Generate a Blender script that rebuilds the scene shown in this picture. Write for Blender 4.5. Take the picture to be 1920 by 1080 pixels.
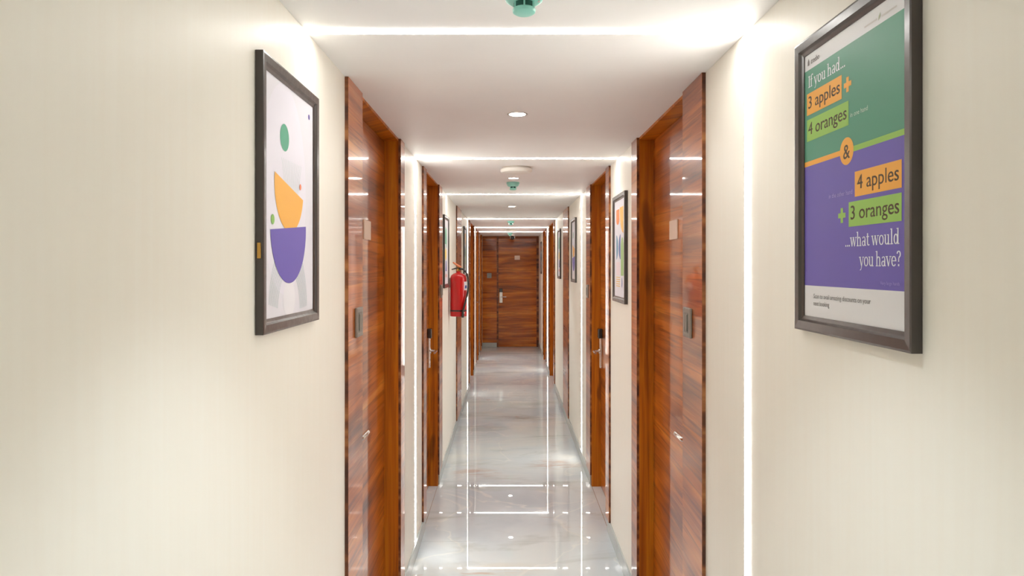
import bpy, bmesh, math, random
from mathutils import Vector, Matrix
random.seed(7)
for o in list(bpy.data.objects):
    bpy.data.objects.remove(o)
scene = bpy.context.scene
C = scene.collection
R = math.radians

# ------------------------------------------------------------------ camera, world, exposure
CAM_Z = 1.75
cam = bpy.data.cameras.new('camera')
cam.sensor_width = 36.0
cam.lens = 24.0
cam.shift_x = 7 / 1920
cam.shift_y = -41 / 1920
cam.clip_start = 0.02
cam_o = bpy.data.objects.new('camera', cam)
C.objects.link(cam_o)
cam_o.location = (0, 0, CAM_Z)
cam_o.rotation_euler = (R(90), 0, 0)
scene.camera = cam_o
w = bpy.data.worlds.new('world'); scene.world = w
w.use_nodes = True
w.node_tree.nodes['Background'].inputs[0].default_value = (1, .97, .92, 1)
w.node_tree.nodes['Background'].inputs[1].default_value = 0.05
vs = scene.view_settings
vs.view_transform = 'Standard'; vs.look = 'None'; vs.gamma = 1.0; vs.use_curve_mapping = False
vs.exposure = 1.62
LED_STRENGTH = 8.5
SPOT_POWER = 14.5

# ------------------------------------------------------------------ dimensions (metres)
WR, WL, H = 0.662, 0.56, 2.40          # right wall, left wall (distance from camera axis), ceiling
Y0, Y1 = -3.0, 14.8                    # corridor start (behind camera) and end
PT = 0.0125                            # side panel thickness
LEAF = 0.072                           # door leaf set back behind the wall face
SK = 0.09                              # skirting height
CX = (WR - WL) / 2
FRAMES = [(-1.7, -1), (1.887, 1), (4.12, -1), (6.17, 1), (9.38, -1), (11.5, 1), (12.92, -1)]  # first strip is unseen, added behind the camera as fill light
GN, GF, GD = 0.070, 0.026, 0.0015        # groove: before / after the strip centre, depth

def WX(s, d):                          # s=+1 right wall, -1 left; d>0 goes into the wall, <0 into the corridor
    return (WR + d) if s > 0 else -(WL + d)

# ------------------------------------------------------------------ object helpers
MW = {}
def reg(o, M):
    MW[o.name] = M
def tag(o, label=None, cat=None, group=None, kind=None):
    if label: o['label'] = label
    if cat: o['category'] = cat
    if group: o['group'] = group
    if kind: o['kind'] = kind
    return o
def empty(name, loc, rz=0.0, label=None, cat=None, group=None, kind=None):
    o = bpy.data.objects.new(name, None); C.objects.link(o)
    o.empty_display_size = 0.05
    o.location = loc; o.rotation_euler = (0, 0, rz)
    reg(o, Matrix.Translation(loc) @ Matrix.Rotation(rz, 4, 'Z'))
    return tag(o, label, cat, group, kind)
def obj(name, bm, mat, parent=None, local=False, smooth=False):
    """link a bmesh as one mesh object; vertices are world coordinates unless local"""
    bmesh.ops.recalc_face_normals(bm, faces=bm.faces[:])
    me = bpy.data.meshes.new(name)
    M = MW[parent.name] if parent else Matrix.Identity(4)
    if not local:
        if parent is None:                       # origin at the base of the thing
            xs = [v.co for v in bm.verts]
            c = Vector(((min(v.x for v in xs) + max(v.x for v in xs)) / 2,
                        (min(v.y for v in xs) + max(v.y for v in xs)) / 2, min(v.z for v in xs)))
            M = Matrix.Translation(c)
        bmesh.ops.transform(bm, matrix=M.inverted(), verts=bm.verts[:])
    bm.to_mesh(me); bm.free()
    if smooth:
        for p in me.polygons: p.use_smooth = True
        try: me.set_sharp_from_angle(angle=R(38))
        except Exception: pass
    o = bpy.data.objects.new(name, me); C.objects.link(o)
    me.materials.append(mat)
    if parent:
        o.parent = parent; reg(o, M)
    else:
        o.location = M.translation; reg(o, M)
    return o
def bx(bm, x0, x1, y0, y1, z0, z1, bev=0.0):
    x0, x1 = sorted((x0, x1)); y0, y1 = sorted((y0, y1)); z0, z1 = sorted((z0, z1))
    vs_ = [bm.verts.new(p) for p in ((x0,y0,z0),(x1,y0,z0),(x1,y1,z0),(x0,y1,z0),(x0,y0,z1),(x1,y0,z1),(x1,y1,z1),(x0,y1,z1))]
    fs = [bm.faces.new([vs_[i] for i in q]) for q in ((3,2,1,0),(4,5,6,7),(0,1,5,4),(1,2,6,5),(2,3,7,6),(3,0,4,7))]
    if bev:
        es = list({e for f in fs for e in f.edges})
        bmesh.ops.bevel(bm, geom=es, offset=bev, segments=2, affect='EDGES', profile=0.5)
    return bm
def box(*a, **k):
    return bx(bmesh.new(), *a, **k)
def lathe(prof, n=32, loc=(0, 0, 0), bm=None):
    bm = bm or bmesh.new()
    rings = []
    for r, z in prof:
        if r < 1e-6: rings.append([bm.verts.new((loc[0], loc[1], loc[2] + z))])
        else: rings.append([bm.verts.new((loc[0] + r*math.cos(2*math.pi*i/n), loc[1] + r*math.sin(2*math.pi*i/n), loc[2] + z)) for i in range(n)])
    for a, b in zip(rings, rings[1:]):
        for i in range(n):
            j = (i + 1) % n
            if len(a) == 1 and len(b) == 1: continue
            if len(a) == 1: bm.faces.new((a[0], b[i], b[j]))
            elif len(b) == 1: bm.faces.new((a[i], a[j], b[0]))
            else: bm.faces.new((a[i], a[j], b[j], b[i]))
    return bm
def tube(pts, r, n=10, bm=None, rs=None):
    bm = bm or bmesh.new()
    pts = [Vector(p) for p in pts]; rings = []
    for k, p in enumerate(pts):
        t = (pts[min(k+1, len(pts)-1)] - pts[max(k-1, 0)]).normalized()
        u = t.cross(Vector((0.31, 0.2, 0.93))).normalized(); v = t.cross(u)
        rr = rs[k] if rs else r
        rings.append([bm.verts.new(p + (u*math.cos(2*math.pi*i/n) + v*math.sin(2*math.pi*i/n))*rr) for i in range(n)])
    for a, b in zip(rings, rings[1:]):
        for i in range(n): bm.faces.new((a[i], a[(i+1) % n], b[(i+1) % n], b[i]))
    bm.faces.new(rings[0]); bm.faces.new(rings[-1])
    return bm
def smoothpath(pts, n=8):
    pts = [Vector(p) for p in pts]; out = []
    for i in range(len(pts)-1):
        p0, p1, p2, p3 = pts[max(i-1,0)], pts[i], pts[i+1], pts[min(i+2, len(pts)-1)]
        for k in range(n):
            t = k / n
            out.append(0.5*((2*p1) + (p2-p0)*t + (2*p0-5*p1+4*p2-p3)*t*t + (3*p1-p0-3*p2+p3)*t**3))
    out.append(pts[-1]); return out

# ------------------------------------------------------------------ materials
def srgb(r, g, b):
    f = lambda c: (c/255/12.92) if c/255 <= .04045 else ((c/255+.055)/1.055)**2.4
    return (f(r), f(g), f(b), 1)
def mat(name, col, rough=.5, metal=0, coat=0, spec=.5, coat_rough=.03, ior=1.5):
    m = bpy.data.materials.new(name); m.use_nodes = True
    b = m.node_tree.nodes['Principled BSDF']
    b.inputs['Base Color'].default_value = col if len(col) == 4 else (*col, 1)
    b.inputs['Roughness'].default_value = rough; b.inputs['Metallic'].default_value = metal
    b.inputs['Coat Weight'].default_value = coat; b.inputs['Coat Roughness'].default_value = coat_rough
    b.inputs['Specular IOR Level'].default_value = spec; b.inputs['IOR'].default_value = ior
    return m
class NT:
    def __init__(s, m):
        s.m = m; s.t = m.node_tree; s.b = s.t.nodes['Principled BSDF']
    def n(s, typ, **k):
        nd = s.t.nodes.new(typ)
        for a, v in k.items():
            if a.startswith('i_'):
                key = a[2:]
                nd.inputs[int(key) if key.isdigit() else key.replace('_', ' ')].default_value = v
            else: setattr(nd, a, v)
        return nd
    def l(s, a, b): s.t.links.new(a, b)
    def ramp(s, fac, stops, interp='LINEAR'):
        nd = s.t.nodes.new('ShaderNodeValToRGB'); cr = nd.color_ramp; cr.interpolation = interp
        while len(cr.elements) < len(stops): cr.elements.new(.5)
        for e, (p, c) in zip(cr.elements, stops): e.position = p; e.color = c
        s.l(fac, nd.inputs[0]); return nd.outputs[0]
    def mix(s, fac, a, b, mode='MIX'):
        nd = s.t.nodes.new('ShaderNodeMix'); nd.data_type = 'RGBA'; nd.blend_type = mode
        for sock, v in ((nd.inputs[0], fac), (nd.inputs[6], a), (nd.inputs[7], b)):
            if hasattr(v, 'links'): s.l(v, sock)
            else: sock.default_value = v
        return nd.outputs[2]
    def coords(s, random_off=True, along='h', ks=(1, 1)):
        """wood coordinates: ((x+y)*k, 0, z*m) plus a random shift for each object"""
        tc = s.n('ShaderNodeTexCoord'); sx = s.n('ShaderNodeSeparateXYZ'); s.l(tc.outputs['Object'], sx.inputs[0])
        add = s.n('ShaderNodeMath', operation='ADD'); s.l(sx.outputs[0], add.inputs[0]); s.l(sx.outputs[1], add.inputs[1])
        m1 = s.n('ShaderNodeMath', operation='MULTIPLY', i_1=ks[0]); s.l(add.outputs[0], m1.inputs[0])
        m2 = s.n('ShaderNodeMath', operation='MULTIPLY', i_1=ks[1]); s.l(sx.outputs[2], m2.inputs[0])
        oi = s.n('ShaderNodeObjectInfo'); m3 = s.n('ShaderNodeMath', operation='MULTIPLY', i_1=37.0); s.l(oi.outputs['Random'], m3.inputs[0])
        cb = s.n('ShaderNodeCombineXYZ'); s.l(m1.outputs[0], cb.inputs[0]); s.l(m3.outputs[0], cb.inputs[1]); s.l(m2.outputs[0], cb.inputs[2])
        return cb.outputs[0]

def wood_walnut():
    m = mat('walnut_laminate', (.2, .08, .03), .32, coat=.8, coat_rough=.05)
    k = NT(m); k.b.inputs['Coat IOR'].default_value = 1.5; k.b.inputs['Specular IOR Level'].default_value = .2
    v = k.coords(ks=(.55, 5.0))
    n1 = k.n('ShaderNodeTexNoise', i_Scale=1.5, i_Detail=3.0, i_Roughness=.55, i_Distortion=.5); k.l(v, n1.inputs['Vector'])
    base = k.ramp(n1.outputs[0], [(.30, srgb(112, 48, 6)), (.46, srgb(172, 86, 12)), (.58, srgb(202, 110, 20)), (.74, srgb(228, 148, 56))])
    v2 = k.coords(ks=(.9, 30.0))
    n2 = k.n('ShaderNodeTexNoise', i_Scale=1.6, i_Detail=4.0, i_Roughness=.6, i_Distortion=.9); k.l(v2, n2.inputs['Vector'])
    st = k.ramp(n2.outputs[0], [(.36, (.42, .36, .32, 1)), (.50, (1, 1, 1, 1)), (.68, (1.0, 1.0, 1.0, 1))])
    c = k.mix(.75, base, st, 'MULTIPLY')
    hl = k.ramp(n2.outputs[0], [(.60, (0, 0, 0, 1)), (.66, (1, 1, 1, 1)), (.72, (0, 0, 0, 1))])
    c = k.mix(k_mul(k, hl, .28), c, srgb(222, 160, 104))
    k.l(c, k.b.inputs['Base Color'])
    return m
def k_mul(k, sock, f):
    nd = k.n('ShaderNodeMath', operation='MULTIPLY', i_1=f); k.l(sock, nd.inputs[0]); return nd.outputs[0]
def wood_teak():
    m = mat('teak_jamb', srgb(160, 92, 24), .42, coat=.1, coat_rough=.2, spec=.3)
    k = NT(m); v = k.coords(ks=(22.0, .8))
    n1 = k.n('ShaderNodeTexNoise', i_Scale=1.5, i_Detail=4.0, i_Roughness=.55, i_Distortion=.6); k.l(v, n1.inputs['Vector'])
    c = k.ramp(n1.outputs[0], [(.30, srgb(146, 72, 2)), (.5, srgb(188, 102, 6)), (.7, srgb(208, 126, 16))])
    v2 = k.coords(ks=(9.0, 3.5))
    n2 = k.n('ShaderNodeTexNoise', i_Scale=1.0, i_Detail=1.0); k.l(v2, n2.inputs['Vector'])
    kn = k.ramp(n2.outputs[0], [(.66, (0, 0, 0, 1)), (.76, (1, 1, 1, 1))])
    c = k.mix(k_mul(k, kn, .6), c, srgb(98, 48, 12))
    k.l(c, k.b.inputs['Base Color']); return m
def wood_edge():
    m = mat('walnut_edge_band', srgb(110, 58, 26), .5)
    k = NT(m); v = k.coords(ks=(1.0, 9.0))
    n1 = k.n('ShaderNodeTexNoise', i_Scale=2.0, i_Detail=3.0); k.l(v, n1.inputs['Vector'])
    k.l(k.ramp(n1.outputs[0], [(.35, srgb(70, 32, 12)), (.52, srgb(120, 64, 28)), (.68, srgb(172, 112, 62))]), k.b.inputs['Base Color'])
    return m
def marble(name='marble_floor', rough=.012, tint=None):
    m = mat(name, (.5, .52, .52), rough, ior=1.45)
    k = NT(m)
    tc = k.n('ShaderNodeTexCoord'); geo = k.n('ShaderNodeNewGeometry')
    mp = k.n('ShaderNodeMapping'); mp.inputs['Scale'].default_value = (.8, 1.0, 1.0); k.l(geo.outputs['Position'], mp.inputs[0])
    n1 = k.n('ShaderNodeTexNoise', i_Scale=1.1, i_Detail=5.0, i_Roughness=.55, i_Distortion=.8); k.l(mp.outputs[0], n1.inputs['Vector'])
    c = k.ramp(n1.outputs[0], [(.3, srgb(188, 196, 202)), (.5, srgb(206, 212, 213)), (.7, srgb(220, 220, 213))])
    # pale hairline veins
    n2 = k.n('ShaderNodeTexNoise', i_Scale=1.25, i_Detail=3.0, i_Roughness=.5, i_Distortion=1.2); k.l(mp.outputs[0], n2.inputs['Vector'])
    vn = k.ramp(n2.outputs[0], [(.478, (0, 0, 0, 1)), (.492, (1, 1, 1, 1)), (.506, (0, 0, 0, 1))])
    c = k.mix(k_mul(k, vn, .45), c, srgb(234, 232, 222))
    # grey-green bands across the corridor
    mp2 = k.n('ShaderNodeMapping'); mp2.inputs['Scale'].default_value = (.55, 1.9, 1.0); k.l(geo.outputs['Position'], mp2.inputs[0])
    n3 = k.n('ShaderNodeTexNoise', i_Scale=1.5, i_Detail=5.0, i_Roughness=.6, i_Distortion=.9); k.l(mp2.outputs[0], n3.inputs['Vector'])
    gb = k.ramp(n3.outputs[0], [(.55, (0, 0, 0, 1)), (.68, (1, 1, 1, 1))])
    c = k.mix(k_mul(k, gb, .55), c, srgb(170, 174, 166))
    mp4 = k.n('ShaderNodeMapping'); mp4.inputs['Scale'].default_value = (2.2, 11.0, 1.0); mp4.inputs['Rotation'].default_value = (0, 0, R(-7)); k.l(geo.outputs['Position'], mp4.inputs[0])
    n3b = k.n('ShaderNodeTexNoise', i_Scale=1.3, i_Detail=5.0, i_Roughness=.62, i_Distortion=1.1); k.l(mp4.outputs[0], n3b.inputs['Vector'])
    # brown stains
    mp3 = k.n('ShaderNodeMapping'); mp3.inputs['Scale'].default_value = (1.3, 2.3, 1.0); mp3.inputs['Location'].default_value = (3.3, 1.6, 0); k.l(geo.outputs['Position'], mp3.inputs[0])
    n4 = k.n('ShaderNodeTexNoise', i_Scale=1.2, i_Detail=6.0, i_Roughness=.62, i_Distortion=1.6); k.l(mp3.outputs[0], n4.inputs['Vector'])
    br = k.ramp(n4.outputs[0], [(.655, (0, 0, 0, 1)), (.72, (1, 1, 1, 1))])
    c = k.mix(k_mul(k, br, .7), c, srgb(190, 152, 122))
    # stains where the slabs show them: (x, y, half width, half depth, strength, colour)
    for x, y, rx, ry, f, col in ((-.27, 5.78, .20, .13, .95, (186, 140, 108)), (.40, 6.02, .24, .16, .95, (182, 134, 100)), (-.02, 5.62, .30, .10, .5, (176, 168, 160)),
                                 (.24, 10.3, .30, .30, .7, (168, 146, 132)), (.10, 7.85, .36, .17, .8, (158, 156, 142)), (-.22, 8.1, .18, .16, .5, (196, 178, 152)),
                                 (-.10, 3.95, .34, .10, .45, (206, 190, 160)), (.05, 9.2, .4, .25, .4, (182, 164, 148)), (-.2, 12.6, .3, .4, .6, (150, 148, 142))):
        sub = k.n('ShaderNodeVectorMath', operation='SUBTRACT'); k.l(geo.outputs['Position'], sub.inputs[0]); sub.inputs[1].default_value = (x, y, 0)
        div = k.n('ShaderNodeVectorMath', operation='DIVIDE'); k.l(sub.outputs[0], div.inputs[0]); div.inputs[1].default_value = (rx, ry, 1)
        ln = k.n('ShaderNodeVectorMath', operation='LENGTH'); k.l(div.outputs[0], ln.inputs[0])
        inv = k.n('ShaderNodeMapRange'); k.l(ln.outputs['Value'], inv.inputs[0]); inv.inputs[1].default_value = 1.15; inv.inputs[2].default_value = .1
        mul = k.n('ShaderNodeMath', operation='MULTIPLY'); k.l(inv.outputs[0], mul.inputs[0])
        k.l(k.ramp(n3b.outputs[0], [(.44, (0, 0, 0, 1)), (.60, (1, 1, 1, 1))]), mul.inputs[1])
        c = k.mix(k_mul(k, mul.outputs[0], f), c, srgb(*col))
    if tint: c = k.mix(.7, c, tint)
    k.l(c, k.b.inputs['Base Color']); return m
def wall_paint():
    m = mat('cream_wall_paint', srgb(238, 234, 223), .42, spec=.4)
    k = NT(m); geo = k.n('ShaderNodeNewGeometry')
    mp = k.n('ShaderNodeMapping'); mp.inputs['Scale'].default_value = (60, 60, 2.5); k.l(geo.outputs['Position'], mp.inputs[0])
    n1 = k.n('ShaderNodeTexNoise', i_Scale=1.0, i_Detail=3.0); k.l(mp.outputs[0], n1.inputs['Vector'])
    k.l(k.ramp(n1.outputs[0], [(.3, srgb(243, 238, 226)), (.7, srgb(244, 240, 229))]), k.b.inputs['Base Color'])
    bp = k.n('ShaderNodeBump', i_Strength=.012, i_Distance=.002); k.l(n1.outputs[0], bp.inputs['Height']); k.l(bp.outputs[0], k.b.inputs['Normal'])
    return m
def ceiling_paint():
    m = mat('white_ceiling_paint', srgb(238, 233, 228), .55, spec=.3)
    k = NT(m); geo = k.n('ShaderNodeNewGeometry')
    n1 = k.n('ShaderNodeTexNoise', i_Scale=3.0, i_Detail=3.0); k.l(geo.outputs['Position'], n1.inputs['Vector'])
    k.l(k.ramp(n1.outputs[0], [(.35, srgb(247, 245, 244)), (.65, srgb(250, 249, 248))]), k.b.inputs['Base Color'])
    return m
def emit(name, col, s):
    m = mat(name, (.9, .9, .88), .4); b = m.node_tree.nodes['Principled BSDF']
    b.inputs['Emission Color'].default_value = (*col, 1); b.inputs['Emission Strength'].default_value = s
    return m
def brushed(name, col, rough, metal):
    m = mat(name, col, rough, metal); k = NT(m)
    tc = k.n('ShaderNodeTexCoord'); n1 = k.n('ShaderNodeTexNoise', i_Scale=60.0, i_Detail=2.0); k.l(tc.outputs['Object'], n1.inputs['Vector'])
    k.l(k.ramp(n1.outputs[0], [(.3, (rough*.85,)*3 + (1,)), (.7, (min(1, rough*1.2),)*3 + (1,))]), k.b.inputs['Roughness'])
    return m
WALNUT, TEAK, EDGE = wood_walnut(), wood_teak(), wood_edge()
MARBLE = marble(); SKIRT = marble('marble_skirting', .15, srgb(176, 180, 174))
WALL, CEIL = wall_paint(), ceiling_paint()
GROUT = mat('grout', srgb(150, 148, 142), .8)
JOINT = mat('threshold_joint', srgb(140, 112, 84), .7)
LED = emit('led_diffuser', (1.0, .98, .935), LED_STRENGTH)
LAMP = emit('downlight_diffuser', (1.0, .96, .88), 14.0)
CHROME = brushed('satin_steel', (.72, .70, .67), .22, 1.0)
BLACKP = mat('black_plastic', (.012, .012, .013), .25, coat=.5)
GREYP = brushed('grey_switch_metal', srgb(150, 146, 138), .35, .6)
GREYD = mat('grey_rocker', srgb(120, 116, 108), .35, .3)
PLATE = mat('beige_number_plate', srgb(236, 208, 186), .3)
FRAME = brushed('black_brown_frame', srgb(62, 54, 50), .33, .0)
FRAME.node_tree.nodes['Principled BSDF'].inputs['Coat Weight'].default_value = .5
FRAME.node_tree.nodes['Principled BSDF'].inputs['Coat Roughness'].default_value = .2
BACKING = mat('black_frame_backing', (.012, .011, .01), .6)
BRASS = mat('brass', srgb(190, 150, 80), .3, 1.0)
RED = mat('extinguisher_red', srgb(196, 0, 6), .32, coat=.3)
COPPER = mat('copper_lever', srgb(226, 140, 100), .35, .3)
TEAL = mat('teal_plastic', srgb(158, 230, 216), .35)
TEALD = mat('dark_teal_slot', srgb(28, 88, 76), .6)
WHITEP = mat('white_plastic', srgb(240, 236, 228), .35)
RIM = mat('white_trim_ring', srgb(206, 198, 188), .4)

# ------------------------------------------------------------------ doors: (side, near panel start, opening start, opening end, far panel end, lock side, label)
DOORS = [
 (1, 2.288, 2.545, 3.450, 3.600, 'near', 'walnut door beside the words poster, in the wall with the first vertical light strip'),
 (-1, 2.337, 2.567, 3.480, 3.610, 'near', 'walnut door beside the picture with a large purple bowl shape'),
 (1, 4.410, 4.560, 5.420, 5.700, 'far', 'walnut door past the picture of an orange block and blue hourglass'),
 (-1, 4.425, 4.580, 5.430, 5.680, 'far', 'walnut door just in front of the picture by the fire extinguisher'),
 (1, 9.62, 9.88, 10.90, 11.05, 'near', 'third walnut door on the wall with the words poster'),
 (-1, 9.66, 9.92, 10.92, 11.06, 'near', 'third walnut door on the wall with the fire extinguisher'),
 (1, 11.80, 11.94, 12.76, 12.88, 'far', 'fourth walnut door on the wall with the words poster'),
 (-1, 11.76, 11.90, 12.70, 12.82, 'far', 'fourth walnut door on the wall with the fire extinguisher'),
 (-1, 13.22, 13.36, 14.18, 14.32, 'near', 'walnut door nearest the closed end of the corridor, on the extinguisher wall'),
]
JT = 0.035
# ------------------------------------------------------------------ walls with door openings and light grooves
def wall(side, name, label):
    s = side; bm = bmesh.new(); cuts = []
    for d in DOORS:
        if d[0] == s: cuts.append((d[2] - JT, d[3] + JT, 'door'))
    for y, fs in FRAMES:
        if fs == s: cuts.append((y - GN, y + GF, 'groove'))
    cuts.sort(); y = Y0 - .15; segs = []
    for a, b, k in cuts:
        segs.append((y, a, 'full')); segs.append((a, b, k)); y = b
    segs.append((y, Y1 + .15, 'full'))
    for a, b, k in segs:
        if k == 'full': bx(bm, WX(s, 0), WX(s, .16), a, b, 0, H + .12)
        elif k == 'groove':
            bx(bm, WX(s, GD), WX(s, .16), a, b, 0, H + .12)
            bx(bm, WX(s, 0), WX(s, GD), a, b, 0, SK)
        else: bx(bm, WX(s, 0), WX(s, .16), a, b, H + .02, H + .12)
    o = obj(name, bm, WALL); tag(o, label, 'wall', kind='structure')
    # skirting
    bm = bmesh.new()
    y = Y0
    for a, b, k in [c for c in cuts if c[2] == 'door'] + [(Y1, Y1, '')]:
        bx(bm, WX(s, 0), WX(s, -.009), y, a if k else b, 0, SK); y = b
    tag(obj('baseboard_' + ('right' if s > 0 else 'left'), bm, SKIRT), 'grey marble skirting along the ' + ('poster' if s > 0 else 'fire extinguisher') + ' wall', 'skirting', kind='structure')
wall(1, 'wall_right', 'cream painted corridor wall carrying the words poster')
wall(-1, 'wall_left', 'cream painted corridor wall carrying the fire extinguisher')
# ceiling, with a groove across at every light strip
bm = bmesh.new(); y = Y0 - .15
for fy, fs in FRAMES:
    bx(bm, -WL - .16, WR + .16, y, fy - GN, H, H + .12)
    bx(bm, -WL - .16, WR + .16, fy - GN, fy + GF, H + GD, H + .12); y = fy + GF
bx(bm, -WL - .16, WR + .16, y, Y1 + .15, H, H + .12)
tag(obj('ceiling', bm, CEIL), 'flat white ceiling with light grooves across it', 'ceiling', kind='structure')
tag(obj('wall_end', box(-WL - .16, WR + .16, Y1 + .07, Y1 + .2, 0, H + .12), WALL), 'cream wall closing the far end behind the walnut door', 'wall', kind='structure')
tag(obj('wall_behind', box(-WL - .16, WR + .16, Y0 - .3, Y0 - .15, 0, H + .12), WALL), 'cream wall closing the corridor behind the viewer', 'wall', kind='structure')
# floor: grout bed and one polished slab per row
fl = obj('floor', box(-WL - .16, WR + .16, Y0 - .15, Y1 + .15, -.06, -.004), GROUT)
tag(fl, 'polished pale grey marble tile floor', 'floor', kind='structure')
TL = 1.2; y = 5.54 - 8 * TL
while y < Y1:
    a, b = max(y, Y0 - .15) + .0006, min(y + TL, Y1 + .06) - .0006
    if b > a + .05:
        bm = box(-WL - .001, WR + .001, a, b, -.0045, 0.0)
        cy = (a + b) / 2; tx, ty = random.uniform(-3e-4, 3e-4), random.uniform(-3e-4, 3e-4)
        for v in bm.verts:
            if v.co.z > -.001: v.co.z = -.0004 + (v.co.y - cy) * tx + v.co.x * ty
        obj('tile', bm, MARBLE, fl)
    y += TL

# ------------------------------------------------------------------ doors
def lock_set(leaf, axis, px, py, out, along):
    """card lock on a leaf: (px, py) plan position on the leaf face, out = unit plan vector into the corridor, along = lever direction"""
    def P(a, d):                                   # a along the leaf, d away from the leaf
        return (px + along[0]*a + out[0]*d, py + along[1]*a + out[1]*d)
    def bar(a0, a1, d0, d1, z0, z1, bev):
        p, q = P(a0, d0), P(a1, d1); return box(p[0], q[0], p[1], q[1], z0, z1, bev=bev)
    obj('lock_plate', bar(-.034, .034, 0, .022, .955, 1.195, .005), CHROME, leaf)
    obj('card_reader', bar(-.036, .036, 0, .034, 1.185, 1.262, .008), BLACKP, leaf)
    p0, p1, p2, p3 = P(0, .018), P(0, .058), P(.012, .066), P(.115, .066)
    b = tube([(*p0, 1.085), (*p1, 1.085), (*p2, 1.085), (*p3, 1.083)], .0095, 12)
    obj('lever', b, CHROME, leaf, smooth=True)
    c = P(0, .022); c2 = P(0, .030)
    obj('lever_rose', tube([(*c, 1.085), (*c2, 1.085)], .021, 20), CHROME, leaf, smooth=True)
def make_door(n, d):
    s, n0, o0, o1, f1, side, label = d
    mid = (o0 + o1) / 2
    t = empty('door_%d' % n, (WX(s, 0), mid, 0), 0, label, 'door', None, 'structure')
    zt = H - .012
    leaf = obj('door_leaf', box(WX(s, LEAF), WX(s, LEAF + .04), o0 + .002, o1 - .002, .006, zt - .003), WALNUT, t)
    # card lock next to the wider panel, lever pointing to the hinges
    ly = o0 + .062 if side == 'near' else o1 - .075
    lock_set(leaf, 'y', WX(s, LEAF), ly, (-s, 0), (0, 1 if side == 'near' else -1))
    obj('number_plate', box(WX(s, LEAF), WX(s, LEAF - .006), mid + .02 - .07, mid + .02 + .07, 1.868, 1.953, bev=.0015), PLATE, leaf)
    for a, b in ((o0 - JT, o0), (o1, o1 + JT)):
        obj('jamb', box(WX(s, .0), WX(s, .15), a, b, 0, H + .02), TEAK, t)
    obj('door_head', box(WX(s, .0), WX(s, .15), o0, o1, zt, H + .02), TEAK, t)
    obj('door_stop', box(WX(s, LEAF + .04), WX(s, .15), o0, o1, 0, H), TEAK, t)
    for a, b in ((n0, o0), (o1, f1)):
        p = obj('side_panel', box(WX(s, 0), WX(s, -PT + .0006), a + .0006, b - .0006, SK, H - .001), EDGE, t)
        obj('panel_face', box(WX(s, -PT + .0006), WX(s, -PT), a + .001, b - .001, SK, H - .001), WALNUT, p)
    th = obj('threshold', box(WX(s, .004), WX(s, LEAF + .05), o0, o1, -.01, -.0003), MARBLE, t)
    obj('threshold_joint', box(WX(s, .0005), WX(s, .004), o0, o1, -.01, -.0004), JOINT, t)
    return t
for n, d in enumerate(DOORS): make_door(n + 1, d)
# end of the corridor: fixed walnut panel, door, right strip
t = empty('door_10', (.2, Y1, 0), 0, 'walnut door with card lock closing the far end of the corridor', 'door', None, 'structure')
leaf = obj('door_leaf', box(-.213, .613, Y1 + .012, Y1 + .055, .004, H - .004), WALNUT, t)
lock_set(leaf, 'x', -.158, Y1 + .012, (0, -1), (1, 0))
obj('number_plate', box(.137, .252, Y1 + .012, Y1 + .007, 1.888, 1.978, bev=.0015), PLATE, leaf)
obj('jamb', box(-.25, -.214, Y1 + .004, Y1 + .07, 0, H - .002), EDGE, t)
obj('jamb', box(.614, WR, Y1 + .004, Y1 + .07, 0, H - .002), EDGE, t)
obj('side_panel', box(-WL, -.25, Y1, Y1 + .07, SK, H - .002), WALNUT, t)
tag(obj('baseboard_end', box(-WL, -.25, Y1 - .009, Y1 + .07, 0, SK), SKIRT), 'grey marble skirting under the fixed walnut panel at the corridor end', 'skirting', kind='structure')
# flush walnut panels half way along
for s, a, b, lab in ((1, 7.43, 8.10, 'floor to ceiling walnut panel between two pictures on the words poster wall'),
                     (-1, 7.32, 7.98, 'floor to ceiling walnut panel beyond the fire extinguisher')):
    t = empty('wall_panel', (WX(s, 0), (a + b) / 2, SK), 0, lab, 'panel', 'walnut wall panels without a door')
    obj('panel_core', box(WX(s, 0), WX(s, -PT + .0006), a + .0006, b - .0006, SK, H - .001), EDGE, t)
    obj('panel_face', box(WX(s, -PT + .0006), WX(s, -PT), a + .001, b - .001, SK, H - .001), WALNUT, t)

# ------------------------------------------------------------------ LED strips (ceiling + one wall)
LLAB = ['L-shaped white light strip before the picture with the purple bowl',
        'L-shaped white light strip running down beside the words poster', 'L-shaped white light strip between the first two doors on the extinguisher wall',
        'L-shaped white light strip running down past the second door on the poster wall', 'L-shaped white light strip before the third door on the extinguisher wall',
        'L-shaped white light strip between third and fourth doors on the poster wall', 'L-shaped white light strip closest to the end door']
for (y, s), lab in zip(FRAMES, LLAB):
    t = empty('led_strip_light', (WX(s, 0), y, SK), 0, lab, 'light strip', 'LED strips across the ceiling and down one wall')
    x0, x1 = -WL, WR
    obj('ceiling_diffuser', box(x0 + .004, x1 - .004, y - .012, y + GF - .001, H - .0005, H + GD - .0002), LED, t)
    obj('wall_diffuser', box(WX(s, -.0005), WX(s, GD - .0002), y - .012, y + GF - .001, SK + .001, H - .001), LED, t)

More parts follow.
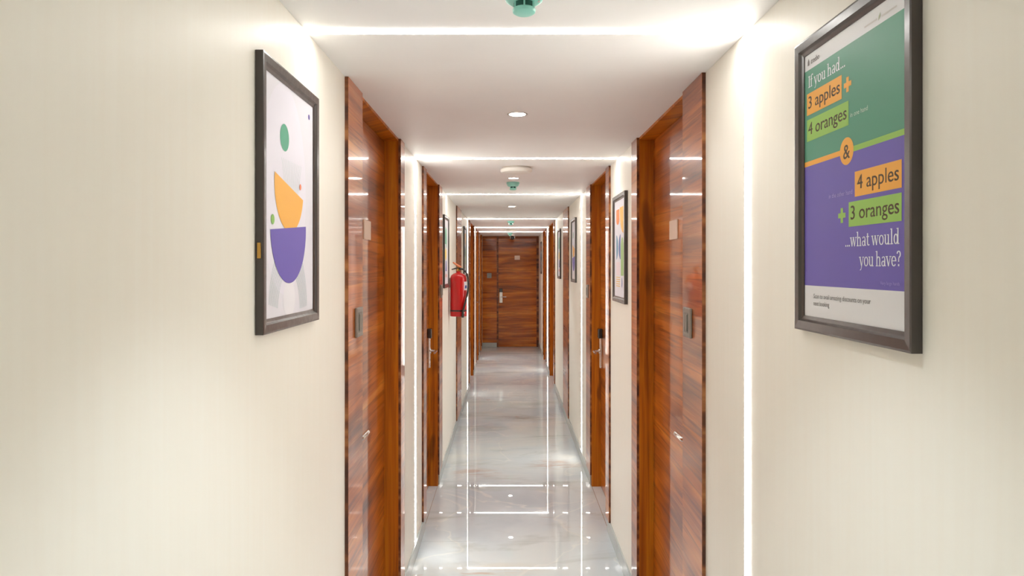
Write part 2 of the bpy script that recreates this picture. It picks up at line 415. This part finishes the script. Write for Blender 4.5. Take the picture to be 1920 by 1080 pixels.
# ------------------------------------------------------------------ ceiling fittings
def downlight(y, label, x=CX - .012):
    t = empty('downlight', (x, y, H), 0, label, 'ceiling light', 'recessed round downlights')
    obj('trim_ring', lathe([(.034, -.001), (.040, -.003), (.043, -.002), (.044, 0), (.034, 0), (.034, -.001)], 40, (x, y, H)), RIM, t, smooth=True)
    obj('diffuser', lathe([(0, -.0016), (.035, -.0016), (.035, 0), (0, 0)], 40, (x, y, H)), LAMP, t)
    l = bpy.data.lights.new('downlight_lamp', 'SPOT'); l.energy = SPOT_POWER; l.color = (.80, .92, 1.0)
    l.spot_size = R(84); l.spot_blend = .6; l.shadow_soft_size = .03
    lo = bpy.data.objects.new('downlight_lamp', l); C.objects.link(lo); lo.parent = t; lo.location = (0, 0, -.012)
    return t
for y, lab in ((-1.0, 'round recessed downlight behind the viewer'), (1.1, 'round recessed downlight above the words poster'),
               (2.92, 'round recessed downlight between the two doors by the framed posters'),
               (5.04, 'round recessed downlight between the white ceiling disc and a teal smoke detector'),
               (7.43, 'round recessed downlight between the plain walnut wall panels'),
               (10.45, 'round recessed downlight between the third pair of doors'), (12.35, 'round recessed downlight between the fourth pair of doors')):
    downlight(y, lab)
def detector(y, label, x=CX - .014):
    t = empty('smoke_detector', (x, y, H), 0, label, 'smoke detector', 'teal smoke detectors')
    L = (x, y, H)
    obj('base', lathe([(.0, 0), (.050, 0), (.051, -.010), (.048, -.018), (.046, -.019), (.043, -.028), (.034, -.034), (0, -.034)], 40, L), TEAL, t, smooth=True)
    obj('sensor_chamber', lathe([(0, -.033), (.024, -.033), (.024, -.048), (0, -.048)], 32, L), TEALD, t, smooth=True)
    obj('cap', lathe([(0, -.047), (.026, -.047), (.0275, -.050), (.026, -.056), (.020, -.0595), (0, -.060)], 40, L), TEAL, t, smooth=True)
    for k in range(6):
        a = math.pi/2 + k*math.pi/3
        px, py = x + .0245*math.cos(a), y + .0245*math.sin(a)
        obj('rib', box(px - .002, px + .002, py - .002, py + .002, H - .048, H - .032), TEAL, t)
    obj('indicator', lathe([(0, -.036), (.003, -.036), (.003, -.033)], 12, (x + .034, y - .012, H)), WHITEP, t)
for y, lab in ((1.6, 'teal smoke detector in front of the light strip beside the words poster'), (5.30, 'teal smoke detector between the second pair of doors'),
               (9.85, 'teal smoke detector between the third pair of doors'), (13.35, 'teal smoke detector next to the security camera by the end door')):
    detector(y, lab)
def disc(y, label, x=CX + .002):
    t = empty('ceiling_disc', (x, y, H), 0, label, 'ceiling unit', 'white round ceiling units')
    obj('mount_ring', lathe([(0, 0), (.096, 0), (.096, -.008), (0, -.008)], 48, (x, y, H)), RIM, t)
    obj('cover', lathe([(0, -.008), (.098, -.008), (.104, -.014), (.104, -.026), (.098, -.034), (.08, -.037), (0, -.038)], 48, (x, y, H)), WHITEP, t, smooth=True)
disc(4.5, 'round white surface-mounted disc on the ceiling before the second doors')
disc(12.1, 'round white surface-mounted disc on the ceiling by the fourth doors')
# security camera
cx_, cy_ = .085, 14.0
t = empty('security_camera', (cx_, cy_, H), 0, 'small white ceiling security camera with black lens facing down the corridor', 'camera')
obj('base', lathe([(0, 0), (.05, 0), (.05, -.018), (.044, -.03), (0, -.03)], 32, (cx_, cy_, H)), WHITEP, t, smooth=True)
for sx in (-1, 1): obj('arm', box(cx_ + sx*.040, cx_ + sx*.050, cy_ - .02, cy_ + .02, H - .085, H - .02, bev=.003), WHITEP, t)
bm = bmesh.new(); bmesh.ops.create_icosphere(bm, subdivisions=3, radius=.042, matrix=Matrix.Translation((cx_, cy_, H - .072)))
obj('lens_ball', bm, BLACKP, t, smooth=True)

# ------------------------------------------------------------------ switch plates
def switch(loc, rz, label):
    t = empty('switch_plate', loc, rz, label, 'switch', 'grey bell switch plates')
    obj('plate', box(-.048, .048, -.010, 0, -.053, .053, bev=.003), GREYP, t, local=True)
    obj('recess', box(-.026, .026, -.0115, -.009, -.036, .036, bev=.001), GREYD, t, local=True)
    obj('rocker', box(-.022, -.002, -.015, -.011, -.030, .030, bev=.002), GREYP, t, local=True)
    obj('rocker', box(.002, .022, -.015, -.011, -.030, .030, bev=.002), GREYP, t, local=True)
switch((WX(1, -PT), 2.455, 1.547), R(-90), 'grey switch plate on the panel of the door beside the words poster')
switch((WX(-1, -PT), 2.480, 1.547), R(90), 'grey switch plate on the panel of the door beside the purple bowl picture')
switch((WX(1, -PT), 5.56, 1.545), R(-90), 'grey switch plate beyond the second door on the words poster wall')
switch((WX(-1, -PT), 5.55, 1.545), R(90), 'grey switch plate on the panel by the fire extinguisher')
switch((-.412, Y1, 1.545), 0, 'grey switch plate on the fixed panel beside the end door')

# ------------------------------------------------------------------ framed pictures
_mats = {}
def ink(r, g, b):
    k = (r, g, b)
    if k not in _mats: _mats[k] = mat('ink_%d_%d_%d' % k, srgb(r, g, b), .45)
    return _mats[k]
PAPER = (232, 230, 238)
FW, FH, FD = .446, .632, .018
SW, SH = .382, .568                       # visible sheet
class Art:
    """flat print: shapes in metres from the sheet's lower left corner, each layer 0.15 mm above the last"""
    def __init__(s, root, sheet_col=PAPER):
        s.root = root; s.k = 0; s.fix = 0
        s.y = -.0085
        s.sheet = obj('print', box(-SW/2 - .004, SW/2 + .004, s.y, -.004, FH/2 - SH/2 - .004, FH/2 + SH/2 + .004), ink(*sheet_col), root, local=True)
        s.x0, s.z0 = -SW/2, FH/2 - SH/2
    def layer(s):
        if s.fix: return s.y - .00012 * s.fix
        s.k += 1; return s.y - .00012 * s.k
    def polys(s, plist, col, name='printed_shape'):
        y = s.layer(); bm = bmesh.new()
        for i, p in enumerate(plist):            # overlapping strokes of one print sit 0.02 mm apart
            for q in (p if isinstance(p[0], list) else [p]):
                vs_ = [bm.verts.new((s.x0 + a, y - 1.2e-5*(i % 6), s.z0 + b)) for a, b in q]
                try: bm.faces.new(vs_)
                except ValueError: pass
        bmesh.ops.triangulate(bm, faces=bm.faces[:])
        return obj(name, bm, ink(*col), s.sheet, local=True)
    def poly(s, p, col): return s.polys([p], col)
    def rect(s, a0, a1, b0, b1, col): return s.poly([(a0, b0), (a1, b0), (a1, b1), (a0, b1)], col)
    def disc(s, a, b, r, col, rb=None, a0=0, a1=360, rot=0, n=48):
        rb = rb or r; p = []
        for i in range(n + (0 if a1 - a0 >= 360 else 1)):
            t = R(a0 + (a1 - a0) * i / n); x, z = r*math.cos(t), rb*math.sin(t); c, q = math.cos(R(rot)), math.sin(R(rot))
            p.append((a + x*c - z*q, b + x*q + z*c))
        return s.poly(p, col)
    def lines(s, segs, wd, col):
        out = [ribbon(pts, lambda q: wd) for pts in segs if len(pts) > 1]
        return s.polys(out, col, 'printed_lines')
    def text(s, string, a0, a1, base, asc, col, bold=0.0):
        if bold:                                   # heavier type: the same word twice, slightly apart
            f = s.fix; s.text(string, a0, a1 - .0012, base, asc, col); s.fix = f + .25
            s.text(string, a0 + .0012, a1, base + .0003, asc, col); s.fix = f; return
        cu = bpy.data.curves.new('lettering', 'FONT'); cu.body = string; cu.resolution_u = 4
        o = bpy.data.objects.new('tmp', cu); C.objects.link(o)
        dg = bpy.context.evaluated_depsgraph_get(); dg.update()
        me = bpy.data.meshes.new_from_object(o.evaluated_get(dg)); bpy.data.objects.remove(o)
        bm = bmesh.new(); bm.from_mesh(me); bpy.data.meshes.remove(me)
        mn = min(v.co.x for v in bm.verts); mx = max(v.co.x for v in bm.verts); y = s.layer()
        for v in bm.verts:
            v.co = Vector((s.x0 + a0 + (v.co.x - mn) / (mx - mn) * (a1 - a0), y, s.z0 + base + v.co.y / .73 * asc))
        return obj('lettering', bm, ink(*col), s.sheet, local=True)
    def serif(s, string, a0, a1, base, asc, col):
        strokes, adv = serif_text(string); k = asc / 1.55; q = (a1 - a0) / adv
        return s.polys([[[(a0 + x*q, base + z*k) for x, z in p] for p in rb] for rb in strokes], col, 'lettering')

# slab-serif letters drawn as strokes (x-height 1, ascender 1.55)
def ribbon(pts, wf, ext=0.0):
    """quads of a continuous ribbon along a polyline; wf(slope) gives the width"""
    n = len(pts); L, Rr = [], []
    closed = n > 3 and math.hypot(pts[0][0]-pts[-1][0], pts[0][1]-pts[-1][1]) < 1e-6
    for i, (x, z) in enumerate(pts):
        a_ = pts[i-1] if i else (pts[-2] if closed else pts[0]); b_ = pts[i+1] if i < n-1 else (pts[1] if closed else pts[-1])
        dx, dz = b_[0]-a_[0], b_[1]-a_[1]; l = math.hypot(dx, dz) or 1; dx /= l; dz /= l
        e = 0 if closed else (-ext if i == 0 else ext if i == n-1 else 0); h = wf(abs(dz)) / 2
        L.append((x + dx*e - dz*h, z + dz*e + dx*h)); Rr.append((x + dx*e + dz*h, z + dz*e - dx*h))
    return [[L[i], L[i+1], Rr[i+1], Rr[i]] for i in range(n-1)]
def _st(pts, w0, w1=None):
    return [ribbon(pts, (lambda q: w0) if w1 is None else (lambda q: w1 + (w0 - w1)*q), .02)]
def _arc(cx, cy, rx, ry, a0, a1, n=18):
    return [(cx + rx*math.cos(R(a0 + (a1-a0)*i/n)), cy + ry*math.sin(R(a0 + (a1-a0)*i/n))) for i in range(n+1)]
T, N_ = .17, .075
def _sf(x, z, wd=.4): return _st([(x - wd/2, z), (x + wd/2, z)], .075)
def glyph(c):
    if c == 'I': return _st([(.25, 0), (.25, 1.45)], T) + _sf(.25, .04, .46) + _sf(.25, 1.42, .46), .52
    if c == 'f': return _st([(.22, 0), (.22, 1.2)], T) + _st(_arc(.42, 1.2, .2, .33, 180, 35), T, N_) + _st([(.02, .95), (.46, .95)], .08) + _sf(.22, .04), .52
    if c == 'y': return _st([(.12, 1), (.42, .02)], T) + _st([(.72, 1), (.40, -.12), (.30, -.36), (.14, -.42)], .09) + _sf(.12, .97, .34) + _sf(.72, .97, .3), .84
    if c == 'v': return _st([(.12, 1), (.42, .02)], T) + _st([(.72, 1), (.42, .02)], .09) + _sf(.12, .97, .34) + _sf(.72, .97, .3), .84
    if c == 'w': return _st([(.12, 1), (.36, .02)], T) + _st([(.36, .02), (.60, 1)], .08) + _st([(.60, 1), (.84, .02)], T) + _st([(.84, .02), (1.08, 1)], .08) + _sf(.12, .97, .32) + _sf(.6, .97, .26) + _sf(1.08, .97, .28), 1.2
    if c == 'o': return _st(_arc(.42, .5, .31, .47, 0, 360, 28), T, N_), .86
    if c == 'u': return _st([(.2, 1), (.2, .3)], T) + _st(_arc(.42, .3, .22, .26, 180, 330), T, N_) + _st([(.68, 1), (.68, 0)], T) + _sf(.12, .97, .26) + _sf(.60, .97, .24) + _sf(.76, .04, .26), .94
    if c == 'h': return _st([(.2, 0), (.2, 1.55)], T) + _st(_arc(.45, .68, .23, .28, 165, 0), T, N_) + _st([(.68, .7), (.68, 0)], T) + _sf(.2, .04, .38) + _sf(.68, .04, .38) + _sf(.12, 1.52, .24), .92
    if c == 'a': return _st(_arc(.34, .27, .22, .25, 0, 360, 22), T*.9, N_) + _st([(.60, .7), (.60, .04)], T) + _st(_arc(.38, .70, .22, .26, 0, 155), T*.8, N_) + _sf(.66, .04, .22), .80
    if c == 'd': return _st(_arc(.37, .5, .25, .47, 0, 360, 26), T, N_) + _st([(.68, 0), (.68, 1.55)], T) + _sf(.60, 1.52, .24) + _sf(.76, .04, .24), .94
    if c == 't': return _st([(.24, 1.3), (.24, .25)], T) + _st(_arc(.40, .25, .16, .21, 180, 320), T, N_) + _st([(.04, .95), (.5, .95)], .08), .58
    if c == 'l': return _st([(.24, 0), (.24, 1.55)], T) + _sf(.24, .04, .42) + _sf(.16, 1.52, .24), .50
    if c == 'e': return _st(_arc(.42, .5, .31, .47, 0, 318, 26), T, N_) + _st([(.14, .53), (.72, .53)], .08), .84
    if c == '?': return _st(_arc(.34, 1.17, .24, .30, 165, -60), T, N_) + _st([(.42, .92), (.34, .72), (.34, .45)], T*.8) + [[[(.24, 0), (.44, 0), (.44, .2), (.24, .2)]]], .72
    if c == '.': return [[[(.08, 0), (.27, 0), (.27, .19), (.08, .19)]]], .34
    return [], .34
def serif_text(string):
    x = 0; out = []
    for c in string:
        g, a = glyph(c)
        out += [[[(px + x, pz) for px, pz in p] for p in rb] for rb in g]; x += a
    return out, x

def picture(side, y_near, z_bot, label, group=None, clasp=False):
    s = side; yc = y_near + FW / 2
    t = empty('framed_picture', (WX(s, 0), yc, z_bot), R(-90) if s > 0 else R(90), label, 'picture', group or 'framed pictures along the corridor')
    prof = [(0, -.0005), (0, -FD), (.004, -FD - .001), (.020, -FD), (.024, -.0135), (.0255, -.0125), (.032, -.0105), (.032, -.0005)]   # (inset, local y)
    bm = bmesh.new(); rings = []
    for inset, yy in prof:
        a, b0, b1 = FW/2 - inset, inset, FH - inset
        rings.append([bm.verts.new(p) for p in ((-a, yy, b0), (a, yy, b0), (a, yy, b1), (-a, yy, b1))])
    for i in range(len(rings)):
        A, B = rings[i], rings[(i+1) % len(rings)]
        for j in range(4): bm.faces.new((A[j], A[(j+1) % 4], B[(j+1) % 4], B[j]))
    obj('frame', bm, FRAME, t, local=True)
    obj('backing', box(-FW/2 + .003, FW/2 - .003, -.004, -.0004, .003, FH - .003), BACKING, t, local=True)
    if clasp:
        obj('clasp', box(-FW/2 - .003, -FW/2 + .001, -.013, -.005, .17, .205, bev=.001), BRASS, t, local=True)
    return t
GREEN, PURP, ORNG, LIME, DARK, WHT = (84, 152, 126), (108, 96, 180), (246, 176, 70), (152, 198, 92), (74, 54, 30), (236, 240, 246)
# --- words poster
p = picture(1, 1.09, CAM_Z - .140, 'black framed green and purple poster asking about apples and oranges')
a = Art(p, (228, 228, 230)); U, V = SW, SH; a.fix = 1
a.rect(0, U, .5815*V, .940*V, GREEN); a.rect(0, U, .1165*V, .5815*V, PURP)
a.fix = 2; a.rect(0, .49*U, .572*V, .5905*V, ORNG); a.rect(.49*U, U, .572*V, .5905*V, LIME)
a.fix = 3; a.disc(.487*U, .581*V, .0265, ORNG); a.fix = 4; a.text('&', .487*U - .013, .487*U + .013, .581*V - .0145, .029, DARK, .01)
a.rect(.03*U, .437*U, .767*V, .850*V, ORNG); a.rect(.03*U, .507*U, .667*V, .750*V, LIME)
a.text('3 apples', .047*U, .418*U, .791*V, .0275, DARK, .012); a.text('4 oranges', .047*U, .488*U, .691*V, .0275, DARK, .012)
for cu_, cv_, cc in ((.497, .806, ORNG), (.438, .3645, LIME)):
    x, z = cu_*U, cv_*V
    q, w_ = .0145, .0048; a.polys([[[(x+i, z+j) for i, j in r_] for r_ in (((-w_,-q),(w_,-q),(w_,q),(-w_,q)), ((w_,-w_),(q,-w_),(q,w_),(w_,w_)), ((-q,-w_),(-w_,-w_),(-w_,w_),(-q,w_)))]], cc)
a.rect(.569*U, .971*U, .420*V, .503*V, ORNG); a.rect(.509*U, .971*U, .3226*V, .4055*V, LIME)
a.text('4 apples', .590*U, .950*U, .444*V, .0275, DARK, .012); a.text('3 oranges', .527*U, .952*U, .346*V, .0275, DARK, .012)
a.text('in one hand', .525*U, .690*U, .690*V, .0095, (196, 220, 206)); a.text('in the other hand', .297*U, .545*U, .432*V, .0095, (176, 166, 220))
a.serif('If you had...', .047*U, .475*U, .872*V, .026, WHT)
a.serif('...what would', .471*U, .956*U, .256*V, .0265, WHT); a.serif('you have?', .613*U, .967*U, .190*V, .0265, WHT)
a.text('Very large hands', .800*U, .955*U, .133*V, .0062, (160, 150, 216))
a.text('Scan to avail amazing discounts on your', .115*U, .716*U, .070*V, .0100, (112, 112, 112)); a.text('next booking', .115*U, .300*U, .043*V, .0100, (112, 112, 112))
a.text('treebo', .080*U, .185*U, .958*V, .0125, (126, 120, 118), .008)
a.polys([[(.040*U, .957*V), (.062*U, .957*V), (.062*U, .972*V), (.051*U, .984*V), (.040*U, .972*V)]], (126, 120, 118))
a.polys([[(.66*U, .9575*V), (.775*U, .9575*V), (.775*U, .9635*V), (.66*U, .9635*V)], [(.81*U, .9575*V), (.935*U, .9575*V), (.935*U, .9635*V), (.81*U, .9635*V)]], (204, 200, 198))
a.polys([[(.783*U, .952*V), (.800*U, .963*V), (.800*U, .976*V), (.786*U, .966*V)]], (168, 176, 140))

# --- abstract bowl picture
def art_bowl(p, scale_detail=True):
    a = Art(p)
    dx, dz = SW/.39, SH/.583
    P = lambda d, z: ((d - 1.55) * dx, (z + .128) * dz)
    a.disc(*P(1.70, .19), .17, (236, 233, 244), .26)
    x, z = P(1.73, -.125)
    if scale_detail:
        segs = []
        for k in range(10):
            r = .088 + .0068 * k; segs.append([(x + r*math.cos(R(q)), z + r*1.25*math.sin(R(q))) for q in range(3, 178, 7)])
        segs = [[q for q in s_ if 0.001 < q[1]] for s_ in segs]
        a.lines(segs, .0012, (120, 160, 158))
        t0, t1, b0, b1 = P(1.672, .268), P(1.832, .272), P(1.700, .185), P(1.800, .185)
        a.lines([[(t0[0] + (t1[0]-t0[0])*i/13, t0[1]), (b0[0] + (b1[0]-b0[0])*i/13, b0[1])] for i in range(14)], .0012, (176, 200, 190))
        a.disc(*P(1.73, -.088), .046, (238, 236, 242))
    a.disc(*P(1.693, .321), .0335, (92, 170, 140))
    a.disc(*P(1.902, .4184), .0075, (104, 92, 178))
    a.disc(*P(1.733, .2017), .1135, (246, 182, 82), a0=180, a1=360, rot=-12)
    a.disc(*P(1.730, .0950), .139, (110, 96, 184), a0=180, a1=360, rot=4.5)
    a.disc(*P(1.605, .109), .012, (140, 192, 100)); a.disc(*P(1.821, .2105), .008, (240, 130, 90))
p = picture(-1, 1.51, CAM_Z - .153, 'black framed abstract picture with large orange and purple bowl shapes beside the first door', clasp=True)
art_bowl(p)
# --- hourglass picture
def art_hourglass(p):
    a = Art(p); U, V = SW, SH
    a.poly([(.17*U, .91*V), (.47*U, .91*V)] + [(.32*U + .15*U*math.cos(R(q)), .80*V + .05*V*math.sin(R(q))) for q in range(0, -181, -15)], (246, 150, 90))
    a.poly([(.50*U, .92*V), (.84*U, .92*V), (.84*U, .65*V)] + [(.84*U - .34*U*math.sin(R(q)), .92*V - .27*V*math.cos(R(q))) for q in range(10, 90, 10)], (248, 200, 110))
    for x, sg, col in ((.18, 1, (96, 150, 178)), (.58, -1, (84, 110, 172))):
        L = [(x*U, .645*V)] + [((x + sg*.17*math.sin(R(q)))*U, (.515 + .13*math.cos(R(q)))*V) for q in range(0, 181, 12)]
        a.poly(L, col)
    a.poly([(.61*U, .22*V), (.86*U, .22*V), (.86*U, .50*V)] + [(.735*U + .125*U*math.cos(R(q)), .50*V + .11*V*math.sin(R(q))) for q in range(15, 180, 15)] + [(.61*U, .50*V)], (162, 196, 130))
    a.rect(.19*U, .52*U, .22*V, .36*V, (238, 222, 228))
    for k in range(5): a.rect(.17*U, .55*U, (.105 + .023*k)*V, (.113 + .023*k)*V, (246, 196, 90))
    a.disc(.70*U, .15*V, .05*U, (90, 98, 168), .05*V, -90, 90)
p = picture(1, 3.78, CAM_Z - .212, 'black framed abstract picture with an orange block, blue hourglass and green arch'); art_hourglass(p)
# --- teal drops picture
def art_drops(p):
    a = Art(p); U, V = SW, SH
    a.poly([(.20*U, .62*V), (.52*U, .62*V), (.52*U, .84*V), (.36*U, .90*V), (.20*U, .78*V)], (120, 186, 160))
    a.disc(.62*U, .72*V, .14*U, (160, 208, 186), .16*V)
    a.disc(.42*U, .46*V, .20*U, (246, 214, 110), .09*V)
    a.poly([(.34*U, .20*V), (.66*U, .20*V), (.58*U, .36*V), (.42*U, .36*V)], (98, 104, 176))
    a.disc(.30*U, .13*V, .016, (240, 150, 110)); a.disc(.50*U, .13*V, .016, (226, 80, 80)); a.disc(.70*U, .13*V, .016, (240, 150, 110))
p = picture(-1, 5.83, CAM_Z - .190, 'black framed picture of teal, yellow and blue shapes right beside the fire extinguisher'); art_drops(p)
p = picture(1, 6.59, CAM_Z - .160, 'black framed picture between the second door and the plain walnut panel, poster wall'); art_bowl(p, False)
p = picture(-1, 8.48, CAM_Z - .135, 'black framed picture partly hidden behind the fire extinguisher'); art_hourglass(p)
p = picture(1, 8.53, CAM_Z - .160, 'black framed picture between the plain walnut panel and third door, poster wall'); art_drops(p)
p = picture(1, 13.32, CAM_Z - .150, 'black framed picture closest to the end door, poster wall'); art_hourglass(p)

# ------------------------------------------------------------------ fire extinguisher
ex, ey, ez = -.470, 6.44, 1.279
t = empty('fire_extinguisher', (ex, ey, ez), 0, 'red fire extinguisher with black hose hung on the cream wall', 'fire extinguisher')
r = .078
L = (ex, ey, ez)
obj('cylinder', lathe([(0, .004), (r - .006, .004), (r - .002, 0), (r, .004), (r, .345), (r*.97, .365), (r*.86, .385), (r*.62, .400), (r*.3, .408), (.020, .411), (.020, .424), (0, .424)], 48, L), RED, t, smooth=True)
obj('base_band', lathe([(r + .0005, .046), (r + .0015, .046), (r + .0015, .060), (r + .0005, .060)], 48, L), BLACKP, t, smooth=True)
obj('valve', lathe([(0, .422), (.017, .422), (.019, .432), (.014, .436), (.014, .452), (.017, .454), (.017, .468), (0, .470)], 24, L), BRASS, t, smooth=True)
obj('carry_handle', tube([(ex + .020, ey - .004, ez + .452), (ex - .01, ey - .012, ez + .455), (ex - .062, ey - .03, ez + .440)], .007, 10, rs=[.007, .008, .005]), BLACKP, t, smooth=True)
obj('squeeze_lever', tube([(ex + .026, ey - .004, ez + .460), (ex + .004, ey - .01, ez + .470), (ex - .05, ey - .03, ez + .507)], .008, 10, rs=[.010, .012, .006]), COPPER, t, smooth=True)
hose = smoothpath([(ex + .012, ey - .012, ez + .444), (ex + .045, ey - .014, ez + .440), (ex + .078, ey - .022, ez + .405), (ex + .092, ey - .03, ez + .34), (ex + .093, ey - .035, ez + .26),
                   (ex + .078, ey - .056, ez + .17), (ex + .058, ey - .072, ez + .09), (ex + .048, ey - .080, ez + .05)], 6)
obj('hose', tube(hose, .009, 12), BLACKP, t, smooth=True)
obj('nozzle', tube([(ex + .048, ey - .080, ez + .055), (ex + .046, ey - .082, ez + .0), (ex + .046, ey - .082, ez - .008)], .011, 12, rs=[.010, .013, .013]), BLACKP, t, smooth=True)
bm = bmesh.new()                                   # curved paper label
def sticker(a0, a1, z0, z1, rr):
    bm = bmesh.new(); pr = None
    for i in range(9):
        q = R(a0 + (a1 - a0)*i/8); c = [bm.verts.new((ex + rr*math.cos(q), ey + rr*math.sin(q), ez + z)) for z in (z0, z1)]
        if pr: bm.faces.new((pr[0], c[0], c[1], pr[1]))
        pr = c
    return bm
bm.free()
lb = obj('label', sticker(-42, 22, .245, .325, r + .0008), mat('label_paper', srgb(232, 232, 238), .4), t, smooth=True)
obj('label_block', sticker(-36, 16, .262, .290, r + .0014), mat('label_blue', srgb(70, 90, 170), .4), lb, smooth=True)
obj('clip', lathe([(0, .028), (.008, .028), (.010, .040), (0, .048)], 14, (ex + .054, ey - .076, ez)), WHITEP, t, smooth=True)
obj('wall_bracket', box(-WL, ex - .06, ey - .02, ey + .02, ez + .27, ez + .36, bev=.002), GREYP, t)
